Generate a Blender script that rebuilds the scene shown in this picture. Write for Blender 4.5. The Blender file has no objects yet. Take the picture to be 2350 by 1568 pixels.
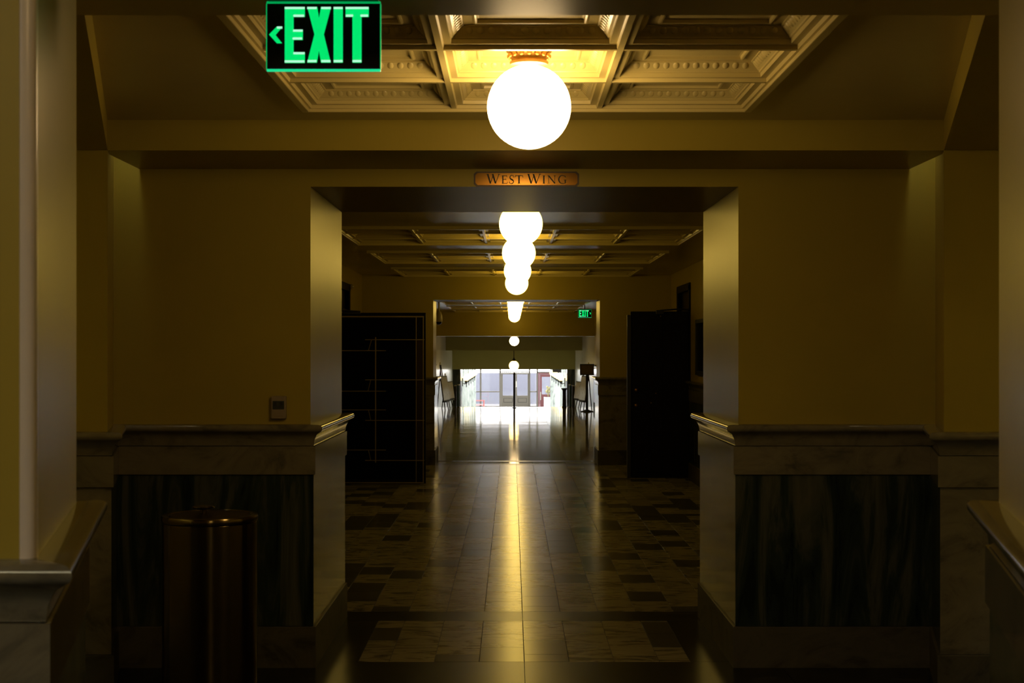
import bpy, bmesh, math, random
from mathutils import Vector, Matrix
R = math.radians
rnd = random.Random(7)
SC = bpy.context.scene
COL = SC.collection

# ------------------------------------------------------------------ camera, light, exposure
# world: X across the corridor (0 = corridor axis), Y along it away from the camera, Z up, floor at 0
CAMX, CAMZ, F = -0.063, 1.60, 3264.0
cam = bpy.data.cameras.new('camera'); camo = bpy.data.objects.new('camera', cam); COL.objects.link(camo)
cam.sensor_width = 36.0; cam.lens = F / 2350 * 36.0
cam.shift_y = 21 / 2350.0
cam.clip_start = 0.05; cam.clip_end = 400
camo.location = (CAMX, 0, CAMZ); camo.rotation_euler = (R(90), 0, 0)
cam.dof.use_dof = True; cam.dof.focus_distance = 11.0; cam.dof.aperture_fstop = 9.0
SC.camera = camo

world = bpy.data.worlds.new('overcast_sky'); SC.world = world; world.use_nodes = True
bg = world.node_tree.nodes['Background']
bg.inputs[0].default_value = (1.0, 0.96, 0.89, 1); bg.inputs[1].default_value = 12.0

def portal(name, loc, rot, sx, sy):
    l = bpy.data.lights.new(name, 'AREA'); l.shape = 'RECTANGLE'; l.size = sx; l.size_y = sy
    l.cycles.is_portal = True
    o = bpy.data.objects.new(name, l); COL.objects.link(o); o.location = loc; o.rotation_euler = rot
portal('daylight_portal_entrance', (0.2, 88.5, -0.45), (R(-90), 0, 0), 5.6, 2.9)
portal('daylight_portal_hall', (-2.1, -1.2, 3.16), (0, 0, 0), 1.2, 1.8)
portal('daylight_portal_skylight', (0, 69.0, 2.25), (0, 0, 0), 3.6, 33.0)

SC.view_settings.view_transform = 'Standard'
SC.view_settings.look = 'None'
SC.view_settings.exposure = 0.0
SC.view_settings.gamma = 1.0
SC.view_settings.use_curve_mapping = False
SC.cycles.use_denoising = True
SC.cycles.max_bounces = 8
SC.cycles.diffuse_bounces = 3
SC.cycles.glossy_bounces = 4
SC.cycles.transparent_max_bounces = 16
SC.cycles.sample_clamp_indirect = 4.0
SC.cycles.use_adaptive_sampling = True
SC.cycles.adaptive_threshold = 0.04

GLOBE = (22.0, 15.2, 7.2)          # light of the opal globes

def zpx(y, d): return CAMZ - (y - 805.0) * d / F
def xpx(x, d): return CAMX + (x - 1175.0) * d / F

# ------------------------------------------------------------------ materials
def mat(name, color=(0.5, 0.5, 0.5), rough=0.5, metal=0.0, spec=0.5, coat=0.0, emit=None, estr=1.0, build=None, tint=None):
    m = bpy.data.materials.new(name); m.use_nodes = True
    nt = m.node_tree; b = nt.nodes['Principled BSDF']
    b.inputs['Base Color'].default_value = (*color, 1)
    b.inputs['Roughness'].default_value = rough
    b.inputs['Metallic'].default_value = metal
    b.inputs['Specular IOR Level'].default_value = spec
    b.inputs['Coat Weight'].default_value = coat
    b.inputs['Coat Roughness'].default_value = 0.05
    if tint: b.inputs['Specular Tint'].default_value = (*tint, 1)
    if emit:
        b.inputs['Emission Color'].default_value = (*emit, 1); b.inputs['Emission Strength'].default_value = estr
    if build: build(nt, b)
    return m

def N(nt, t, **kw):
    n = nt.nodes.new(t)
    for k, v in kw.items():
        if k in n.inputs: n.inputs[k].default_value = v
        else: setattr(n, k, v)
    return n

def coords(nt, scale=(1, 1, 1), rand=True):
    tc = N(nt, 'ShaderNodeTexCoord'); mp = N(nt, 'ShaderNodeMapping'); mp.inputs['Scale'].default_value = scale
    nt.links.new(tc.outputs['Object'], mp.inputs['Vector'])
    if rand:
        oi = N(nt, 'ShaderNodeObjectInfo'); mu = N(nt, 'ShaderNodeMath', operation='MULTIPLY'); mu.inputs[1].default_value = 57.0
        nt.links.new(oi.outputs['Random'], mu.inputs[0]); nt.links.new(mu.outputs[0], mp.inputs['Location'])
    return mp.outputs['Vector']

def ramp(nt, fac, stops):
    r = N(nt, 'ShaderNodeValToRGB'); e = r.color_ramp.elements
    while len(e) < len(stops): e.new(0.5)
    for i, (p, c) in enumerate(stops): e[i].position = p; e[i].color = (*c, 1)
    nt.links.new(fac, r.inputs['Fac']); return r.outputs['Color']

def bump(nt, b, height, strength, dist=0.002):
    n = N(nt, 'ShaderNodeBump', Strength=strength, Distance=dist)
    nt.links.new(height, n.inputs['Height']); nt.links.new(n.outputs['Normal'], b.inputs['Normal'])

def noise(nt, vec, scale, detail=4.0, rough=0.5, dist=0.0):
    n = N(nt, 'ShaderNodeTexNoise', Scale=scale, Detail=detail, Roughness=rough, Distortion=dist)
    nt.links.new(vec, n.inputs['Vector']); return n.outputs['Fac']

def paint_build(c0, c1, bs=0.12):
    def f(nt, b):
        v = coords(nt, (1, 1, 1), False)
        nt.links.new(ramp(nt, noise(nt, v, 1.3, 3), [(0.3, c0), (0.7, c1)]), b.inputs['Base Color'])
        v2 = coords(nt, (1, 1, 0.08), False)
        bump(nt, b, noise(nt, v2, 90, 2), bs, 0.003)
    return f

def marble_build(stops, scale, stretch, dist=2.0, bs=0.0, rrange=None):
    def f(nt, b):
        v = coords(nt, stretch)
        f1 = noise(nt, v, scale, 8, 0.62, dist)
        nt.links.new(ramp(nt, f1, stops), b.inputs['Base Color'])
        if bs: bump(nt, b, noise(nt, v, 3.0, 3), bs, 0.004)
    return f

M = {}
M['paint'] = mat('wall_paint_cream', rough=0.36, spec=0.32, tint=(1, 0.88, 0.42), build=paint_build((0.31, 0.235, 0.030), (0.35, 0.265, 0.035)))
M['paint_green'] = mat('wall_paint_sage', rough=0.5, spec=0.4, build=paint_build((0.34, 0.31, 0.09), (0.38, 0.34, 0.10)))
M['paint_pale'] = mat('wall_paint_pale', rough=0.24, spec=0.5, build=paint_build((0.66, 0.63, 0.52), (0.70, 0.67, 0.56)))
M['ceiling'] = mat('ceiling_paint', rough=0.27, spec=0.5, build=paint_build((0.52, 0.42, 0.15), (0.56, 0.45, 0.165), 0.04))
M['marble'] = mat('marble_cream', rough=0.11, spec=0.45, tint=(1, 0.9, 0.55), build=marble_build(
    [(0.30, (0.07, 0.062, 0.038)), (0.46, (0.15, 0.13, 0.075)), (0.60, (0.18, 0.155, 0.088)), (0.75, (0.13, 0.113, 0.066))], 3.0, (1, 1, 1.6), 1.6))
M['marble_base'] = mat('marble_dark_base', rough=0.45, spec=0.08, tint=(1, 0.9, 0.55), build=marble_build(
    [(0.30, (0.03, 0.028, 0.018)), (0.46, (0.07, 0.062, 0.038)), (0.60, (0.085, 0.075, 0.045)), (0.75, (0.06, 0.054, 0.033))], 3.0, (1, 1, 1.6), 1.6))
M['marble_green'] = mat('marble_green_veined', rough=0.2, spec=0.45, build=marble_build(
    [(0.36, (0.008, 0.013, 0.010)), (0.47, (0.020, 0.029, 0.020)), (0.56, (0.055, 0.058, 0.034)), (0.68, (0.085, 0.080, 0.046))], 2.2, (3.2, 3.2, 0.45), 1.2))
M['marble_white'] = mat('marble_white_veined', rough=0.15, spec=0.5, build=marble_build(
    [(0.30, (0.12, 0.14, 0.125)), (0.45, (0.38, 0.42, 0.39)), (0.6, (0.50, 0.53, 0.50))], 2.5, (1, 1, 0.6), 1.5))
FR = 0.21
M['tile_light'] = mat('floor_tile_pale_marble', rough=FR, spec=0.2, tint=(1, 0.92, 0.62), build=marble_build(
    [(0.30, (0.05, 0.047, 0.03)), (0.42, (0.17, 0.15, 0.08)), (0.50, (0.28, 0.245, 0.135)), (0.8, (0.33, 0.29, 0.16))], 2.0, (1.2, 3.0, 1), 2.4))
M['tile_dark'] = mat('floor_tile_grey_marble', rough=FR, spec=0.2, tint=(1, 0.92, 0.62), build=marble_build(
    [(0.30, (0.035, 0.033, 0.022)), (0.50, (0.085, 0.078, 0.048)), (0.75, (0.13, 0.115, 0.07))], 2.4, (1.2, 3.0, 1), 2.0))
M['slab_dark'] = mat('floor_slab_dark_marble', rough=0.26, spec=0.14, build=marble_build(
    [(0.35, (0.008, 0.008, 0.006)), (0.55, (0.018, 0.017, 0.012)), (0.72, (0.045, 0.04, 0.026))], 2.2, (1, 2.2, 1), 2.2, 0.05))
def far_tiles(nt, b):
    g = N(nt, 'ShaderNodeNewGeometry')
    base = ramp(nt, g.outputs['Random Per Island'], [(0.0, (0.08, 0.075, 0.05)), (0.28, (0.10, 0.09, 0.06)), (0.30, (0.24, 0.21, 0.12)), (1.0, (0.33, 0.29, 0.165))])
    v = coords(nt, (1.2, 3.0, 1), False)
    f1 = ramp(nt, noise(nt, v, 2.0, 8, 0.62, 2.4), [(0.32, (0.35, 0.35, 0.35)), (0.46, (1, 1, 1))])
    mx = N(nt, 'ShaderNodeMix', data_type='RGBA', blend_type='MULTIPLY'); mx.inputs[0].default_value = 1.0
    nt.links.new(base, mx.inputs[6]); nt.links.new(f1, mx.inputs[7]); nt.links.new(mx.outputs[2], b.inputs['Base Color'])
    v2 = coords(nt, (0.35, 3.0, 1), False)
    bump(nt, b, noise(nt, v2, 1.6, 2), 0.04, 0.006)
M['tile_far'] = mat('floor_tiles_receding', rough=0.21, spec=0.2, tint=(1, 0.92, 0.62), build=far_tiles)
M['tile_farther'] = mat('floor_tiles_far_corridor', rough=0.07, spec=0.5, build=far_tiles)
M['corner_highlight'] = mat('corner_highlight_pale', (0.62, 0.55, 0.42), 0.3)  # highlight along the pier corners, painted as a pale tone
M['grout'] = mat('floor_grout', (0.03, 0.028, 0.02), 0.7)
M['brass'] = mat('brass', (0.50, 0.27, 0.06), 0.42, 0.85)
M['bronze'] = mat('bronze_plate', (0.19, 0.092, 0.016), 0.18, 1.0)
M['bronze_dark'] = mat('bronze_dark', (0.03, 0.018, 0.008), 0.35, 0.6)
M['letter_black'] = mat('letter_black', (0.006, 0.004, 0.002), 0.55)
def bin_build(nt, b):
    t = N(nt, 'ShaderNodeTangent', direction_type='RADIAL', axis='Z')
    nt.links.new(t.outputs[0], b.inputs['Tangent'])
    b.inputs['Anisotropic'].default_value = 0.92; b.inputs['Anisotropic Rotation'].default_value = 0.25
M['bin'] = mat('brushed_bronze', (0.20, 0.155, 0.065), 0.21, 1.0, build=bin_build)
M['black'] = mat('black_metal', (0.008, 0.008, 0.008), 0.4)
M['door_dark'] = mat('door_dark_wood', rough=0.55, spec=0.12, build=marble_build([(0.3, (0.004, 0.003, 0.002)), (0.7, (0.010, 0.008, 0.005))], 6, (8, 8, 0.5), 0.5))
M['door_glass_dark'] = mat('door_dark_glass', (0.001, 0.001, 0.001), 0.3, spec=0.06)
M['dark_brass'] = mat('dull_brass_bar', (0.34, 0.27, 0.11), 0.38, 1.0)
M['plastic'] = mat('plastic_ivory', (0.24, 0.18, 0.10), 0.45)
M['screen'] = mat('lcd_grey_green', (0.05, 0.055, 0.04), 0.2)
M['screen_mark'] = mat('lcd_digits', (0.012, 0.013, 0.01), 0.4)
M['blue_board'] = mat('board_blue', (0.03, 0.10, 0.20), 0.5)
M['white'] = mat('white_board', (0.75, 0.76, 0.80), 0.5)
M['print'] = mat('printed_sheet', rough=0.08, spec=0.6, build=marble_build([(0.36, (0.45, 0.45, 0.50)), (0.42, (0.80, 0.81, 0.85)), (0.8, (0.84, 0.85, 0.88))], 9, (1, 1, 1), 0.3))
M['sign_brown'] = mat('notice_brown_paper', (0.16, 0.115, 0.06), 0.6)
M['red'] = mat('red_painted_door', (0.20, 0.06, 0.065), 0.45)
M['red_chair'] = mat('red_lacquer', (0.55, 0.14, 0.13), 0.4)
M['taupe'] = mat('taupe_painted_metal', (0.15, 0.13, 0.10), 0.45)
M['taupe_dark'] = mat('taupe_groove', (0.02, 0.018, 0.015), 0.5)
M['steel'] = mat('steel_bright', (0.6, 0.58, 0.5), 0.3, 1.0)
M['leaf'] = mat('leaf_dried_green', (0.33, 0.30, 0.14), 0.6)
M['soil'] = mat('soil', (0.05, 0.04, 0.03), 0.9)
M['outside_wall'] = mat('outside_concrete', rough=0.8, build=paint_build((0.098, 0.103, 0.132), (0.104, 0.109, 0.139)))
M['outside_ground'] = mat('outside_paving', rough=0.8, build=paint_build((0.09, 0.09, 0.10), (0.10, 0.10, 0.11)))
M['cam_dome'] = mat('dome_black_acrylic', (0.004, 0.004, 0.005), 0.08)
M['cam_body'] = mat('dome_housing', (0.40, 0.34, 0.22), 0.4)
M['globe'] = mat('opal_globe_lit', (0.9, 0.85, 0.75), 0.3, emit=(1, GLOBE[1] / GLOBE[0], GLOBE[2] / GLOBE[0]), estr=GLOBE[0])
for _k, _f, _b in (('globe_mid', 0.42, 0.13), ('globe_far', 0.5, 0.14), ('globe_dim', 0.3, 0.2)):
    M[_k] = mat('opal_' + _k + '_lit', (0.9, 0.85, 0.75), 0.3, emit=(1, 0.68, _b), estr=GLOBE[0] * _f)
M['exit_green'] = mat('exit_letter_lit', (0.0, 0.05, 0.02), 0.3, emit=(0.0, 0.80, 0.16), estr=1.0)
M['exit_bright'] = mat('exit_edge_lit', (0.0, 0.05, 0.02), 0.3, emit=(0.48, 1.0, 0.70), estr=1.0)
M['exit_low'] = mat('exit_lower_rim_lit', (0.0, 0.05, 0.02), 0.3, emit=(0.01, 0.72, 0.28), estr=1.0)
M['exit_edge'] = mat('exit_rim_lit', (0.0, 0.05, 0.02), 0.3, emit=(0.0, 0.36, 0.08), estr=1.0)
M['exit_panel'] = mat('exit_panel_mirror_black', (0.006, 0.006, 0.003), 0.25, spec=0.4)
def glass_mat(name, fac=0.08, tint=(0.95, 0.96, 1.0)):
    m = bpy.data.materials.new(name); m.use_nodes = True; nt = m.node_tree; nt.nodes.clear()
    out = N(nt, 'ShaderNodeOutputMaterial'); mx = N(nt, 'ShaderNodeMixShader'); mx.inputs[0].default_value = fac
    t = N(nt, 'ShaderNodeBsdfTransparent'); t.inputs[0].default_value = (*tint, 1)
    g = N(nt, 'ShaderNodeBsdfGlossy'); g.inputs['Roughness'].default_value = 0.03
    nt.links.new(t.outputs[0], mx.inputs[1]); nt.links.new(g.outputs[0], mx.inputs[2]); nt.links.new(mx.outputs[0], out.inputs[0])
    return m
M['glass'] = glass_mat('window_glass')

# ------------------------------------------------------------------ mesh builder
class B:
    def __init__(s): s.v = []; s.f = []
    def add(s, vs, fs):
        o = len(s.v); s.v += [tuple(p) for p in vs]; s.f += [tuple(i + o for i in q) for q in fs]; return s
    def box(s, x0, x1, y0, y1, z0, z1, bev=0.0):
        if x1 < x0: x0, x1 = x1, x0
        if y1 < y0: y0, y1 = y1, y0
        if z1 < z0: z0, z1 = z1, z0
        if bev <= 0:
            return s.add([(x0, y0, z0), (x1, y0, z0), (x1, y1, z0), (x0, y1, z0), (x0, y0, z1), (x1, y0, z1), (x1, y1, z1), (x0, y1, z1)],
                         [(0, 3, 2, 1), (4, 5, 6, 7), (0, 1, 5, 4), (1, 2, 6, 5), (2, 3, 7, 6), (3, 0, 4, 7)])
        bm = bmesh.new(); bmesh.ops.create_cube(bm, size=1.0)
        for q in bm.verts: q.co = Vector((x0 if q.co.x < 0 else x1, y0 if q.co.y < 0 else y1, z0 if q.co.z < 0 else z1))
        bmesh.ops.bevel(bm, geom=list(bm.edges), offset=bev, segments=2, affect='EDGES', profile=0.5)
        bm.verts.ensure_lookup_table()
        vs = [tuple(q.co) for q in bm.verts]; fs = [tuple(q.index for q in f.verts) for f in bm.faces]; bm.free()
        return s.add(vs, fs)
    def prism(s, poly, a, b, axis='Z'):
        n = len(poly)
        def P(u, v, w): return (u, v, w) if axis == 'Z' else ((u, w, v) if axis == 'Y' else (w, u, v))
        vs = [P(u, v, a) for u, v in poly] + [P(u, v, b) for u, v in poly]
        fs = [tuple(range(n - 1, -1, -1)), tuple(range(n, 2 * n))] + [(i, (i + 1) % n, n + (i + 1) % n, n + i) for i in range(n)]
        return s.add(vs, fs)
    def lathe(s, prof, seg=24, c=(0, 0, 0), closed=True):
        vs = []; fs = []; n = len(prof)
        for k in range(seg):
            a = 2 * math.pi * k / seg
            for r, z in prof: vs.append((c[0] + r * math.cos(a), c[1] + r * math.sin(a), c[2] + z))
        for k in range(seg):
            k2 = (k + 1) % seg
            for i in range(n - 1): fs.append((k * n + i, k2 * n + i, k2 * n + i + 1, k * n + i + 1))
        if closed:
            fs.append(tuple(k * n for k in range(seg))[::-1]); fs.append(tuple(k * n + n - 1 for k in range(seg)))
        return s.add(vs, fs)
    def sphere(s, c, r, seg=32, rings=16, sq=(1, 1, 1)):
        vs = [(c[0], c[1], c[2] - r * sq[2])]; fs = []
        for i in range(1, rings):
            t = math.pi * i / rings
            for k in range(seg):
                a = 2 * math.pi * k / seg
                vs.append((c[0] + r * sq[0] * math.sin(t) * math.cos(a), c[1] + r * sq[1] * math.sin(t) * math.sin(a), c[2] - r * sq[2] * math.cos(t)))
        vs.append((c[0], c[1], c[2] + r * sq[2])); L = len(vs) - 1
        for k in range(seg):
            k2 = (k + 1) % seg
            fs.append((0, 1 + k2, 1 + k))
            for i in range(rings - 2):
                fs.append((1 + i * seg + k, 1 + i * seg + k2, 1 + (i + 1) * seg + k2, 1 + (i + 1) * seg + k))
            fs.append((1 + (rings - 2) * seg + k, 1 + (rings - 2) * seg + k2, L))
        return s.add(vs, fs)
    def tube(s, pts, r, seg=10):
        pts = [Vector(p) for p in pts]; vs = []; fs = []; n = len(pts)
        for i, p in enumerate(pts):
            d = (pts[min(i + 1, n - 1)] - pts[max(i - 1, 0)]).normalized()
            up = Vector((0, 0, 1)) if abs(d.z) < 0.9 else Vector((1, 0, 0))
            a = d.cross(up).normalized(); b = d.cross(a)
            for k in range(seg):
                t = 2 * math.pi * k / seg; vs.append(tuple(p + r * (math.cos(t) * a + math.sin(t) * b)))
        for i in range(n - 1):
            for k in range(seg):
                k2 = (k + 1) % seg; fs.append((i * seg + k, i * seg + k2, (i + 1) * seg + k2, (i + 1) * seg + k))
        fs.append(tuple(range(seg))[::-1]); fs.append(tuple((n - 1) * seg + k for k in range(seg)))
        return s.add(vs, fs)
    def mesh(s, name, m, smooth=None):
        me = bpy.data.meshes.new(name); me.from_pydata(s.v, [], s.f); me.update()
        bm = bmesh.new(); bm.from_mesh(me); bmesh.ops.recalc_face_normals(bm, faces=bm.faces); bm.to_mesh(me); bm.free()
        if smooth is not None:
            me.shade_smooth(); me.set_sharp_from_angle(angle=R(smooth))
        if m: me.materials.append(M[m])
        return me
    def build(s, name, m, parent=None, smooth=None, **kw):
        return link(name, s.mesh(name, m, smooth), parent, **kw)

def link(name, me, parent=None, loc=None, label=None, cat=None, group=None, kind=None):
    o = bpy.data.objects.new(name, me); COL.objects.link(o)
    if parent: o.parent = parent
    if loc is not None: o.location = loc
    if label: o['label'] = label
    if cat: o['category'] = cat
    if group: o['group'] = group
    if kind: o['kind'] = kind
    return o
def thing(name, label, cat, loc=(0, 0, 0), group=None, rz=0.0):
    o = link(name, None, None, loc, label, cat, group); o.rotation_euler = (0, 0, rz); o.empty_display_size = 0.1; return o
def struct(name, label, cat=None):
    o = link(name, None, None, (0, 0, 0), label, cat or 'wall', None, 'structure'); o.empty_display_size = 0.1; return o
def S(b, name, m, label, cat, parent=None, smooth=None):
    return b.build(name, m, parent, smooth, label=label, cat=cat, kind='structure')

# ------------------------------------------------------------------ plan dimensions
YP, YJ = 7.20, 8.52            # portal wall, front and back face
HW = 1.083                     # half width of the portal opening
HC = 2.16                      # half width of the corridors
YF, YG = 19.9, 20.7            # second portal wall
HW2 = 1.165
CZ = 2.66                      # ceiling plane
LZ, LZ2 = 2.43, 2.313          # lintel heights
YE = 40.5                      # top of the stairs
ZL = -1.9                      # floor of the lower lobby

# ------------------------------------------------------------------ floor
fl = S(B().box(-3.3, 3.3, -7.0, YE - 0.02, -0.25, -0.004), 'floor', 'grout', 'polished marble floor of the long corridor', 'floor')
TW, TL = 0.232, 0.36
def tile_mesh(name, m, w=TW, l=TL, g=0.0016):
    w2, l2 = w / 2 - g, l / 2 - g; c = 0.0008
    b = B(); b.add([(-w2, -l2, -0.02), (w2, -l2, -0.02), (w2, l2, -0.02), (-w2, l2, -0.02),
                    (-w2, -l2, -c), (w2, -l2, -c), (w2, l2, -c), (-w2, l2, -c),
                    (-w2 + c, -l2 + c, 0), (w2 - c, -l2 + c, 0), (w2 - c, l2 - c, 0), (-w2 + c, l2 - c, 0)],
                   [(0, 1, 5, 4), (1, 2, 6, 5), (2, 3, 7, 6), (3, 0, 4, 7), (4, 5, 9, 8), (5, 6, 10, 9), (6, 7, 11, 10), (7, 4, 8, 11), (8, 9, 10, 11)])
    return b.mesh(name, m)
TM = {}
def put_tile(x, y, w=TW, l=TL):
    dark = rnd.random() < 0.27
    k = (dark, round(w, 3), round(l, 3))
    if k not in TM: TM[k] = tile_mesh('tile', 'tile_dark' if dark else 'tile_light', w, l)
    o = link('tile', TM[k], fl, (x, y, 0.0))
    o.rotation_euler = (rnd.uniform(-1, 1) * 0.0007, rnd.uniform(-1, 1) * 0.0007, 0)
    return o
Y0, YN = 8.72, 13.94
for c in range(-8, 8):
    x = (c + 0.5) * TW
    off = 0.0 if c % 2 else 0.18
    y = Y0 - off
    while y < YN - 1e-4:
        a, e = max(y, Y0), min(y + TL, YN)
        if e - a > 0.02: put_tile(x, (a + e) / 2, TW, e - a)
        y += TL
# inset tile panel inside the portal passage
for c in range(-4, 4):
    off = 0.0 if c % 2 else 0.18
    x0, x1 = c * TW, (c + 1) * TW
    x0, x1 = max(x0, -0.855), min(x1, 0.855)
    y = 7.31 - off
    while y < 8.42 - 1e-4:
        a, e = max(y, 7.31), min(y + TL, 8.42)
        if e - a > 0.02: put_tile((x0 + x1) / 2, (a + e) / 2, x1 - x0, e - a)
        y += TL
# receding tiles beyond, joined
b = B()
def flat_tile(b, x0, x1, y0, y1, z=0.0):
    g = 0.002
    sx_, sy_ = rnd.uniform(-1, 1) * 0.0008, rnd.uniform(-1, 1) * 0.0013
    w_, l_ = (x1 - x0) / 2, (y1 - y0) / 2
    b.add([(x0 + g, y0 + g, z - sx_ * w_ - sy_ * l_), (x1 - g, y0 + g, z + sx_ * w_ - sy_ * l_), (x1 - g, y1 - g, z + sx_ * w_ + sy_ * l_), (x0 + g, y1 - g, z - sx_ * w_ + sy_ * l_),
           (x0 + g, y0 + g, z - 0.02), (x1 - g, y0 + g, z - 0.02), (x1 - g, y1 - g, z - 0.02), (x0 + g, y1 - g, z - 0.02)],
          [(0, 1, 2, 3), (0, 4, 5, 1), (1, 5, 6, 2), (2, 6, 7, 3), (3, 7, 4, 0)])
def field(b, xa, xb, ya, yb, z=0.0, TW=TW, TL=TL):
    c = math.floor(xa / TW)
    while c * TW < xb:
        off = 0.0 if c % 2 else TL / 2
        x0, x1 = max(c * TW, xa), min((c + 1) * TW, xb)
        y = ya - off
        while y < yb - 1e-4:
            a, e = max(y, ya), min(y + TL, yb)
            if e - a > 0.01 and x1 - x0 > 0.01: flat_tile(b, x0, x1, a, e, z)
            y += TL
        c += 1
field(b, -HC, -8 * TW, Y0, YN); field(b, 8 * TW, HC, Y0, YN)
field(b, -HC, HC, YN, YF)
b.build('tile_field', 'tile_far', fl, kind='stuff')
b = B()
field(b, -HW2, HW2, YF + 0.25, YG - 0.25)
field(b, -HC, HC, YG, YE - 0.3, 0.0, 0.72, 0.48)
b.build('tile_field', 'tile_farther', fl, kind='stuff')
# dark border slabs
def slab(x0, x1, y0, y1, z0=-0.02, m='slab_dark'):
    B().box(x0 + 0.0015, x1 - 0.0015, y0 + 0.0015, y1 - 0.0015, z0, 0.0).build('border_slab', m, fl)
for (x0, x1) in ((-2.6, -1.3), (-1.3, 0.0), (0.0, 1.3), (1.3, 2.6)):
    slab(x0, x1, 6.3, 7.31)
    slab(x0, x1, 5.2, 6.3)
slab(-HW, -0.855, 7.31, 8.42); slab(0.855, HW, 7.31, 8.42)
slab(-HW, 0.0, 8.42, 8.72); slab(0.0, HW, 8.42, 8.72)
slab(-HC, -HW, 8.52, 8.72); slab(HW, HC, 8.52, 8.72)
slab(-HW2, 0, YF, YF + 0.25); slab(0, HW2, YF, YF + 0.25)
slab(-HW2, 0, YG - 0.25, YG); slab(0, HW2, YG - 0.25, YG)
slab(-HC, 0, YE - 0.3, YE, m='marble_white'); slab(0, HC, YE - 0.3, YE, m='marble_white')
slab(-3.2, 3.2, 2.3, 5.2); slab(-3.2, 3.2, -6.9, 2.3)

# stairs down to the lobby
st = struct('stairs', 'marble stairs going down at the end of the corridor', 'stairs')
nst = 11
for i in range(nst):
    z1 = -(i + 1) * 1.9 / nst
    if i == nst - 1: break
    B().box(-HC, HC, YE + i * 0.31, YE + (i + 1) * 0.31, z1 - 0.19, z1, 0.006).build('step', 'marble_white', st)
B().box(-HC, HC, YE - 0.02, YE + 3.1, -2.1, -1.93).build('step_base', 'marble_white', st)
flb = S(B().box(-3.4, 3.4, YE + 3.1, 89.0, ZL - 0.2, ZL - 0.004), 'floor_lobby', 'marble_white', 'pale marble floor of the lower entrance lobby', 'floor')

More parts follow.
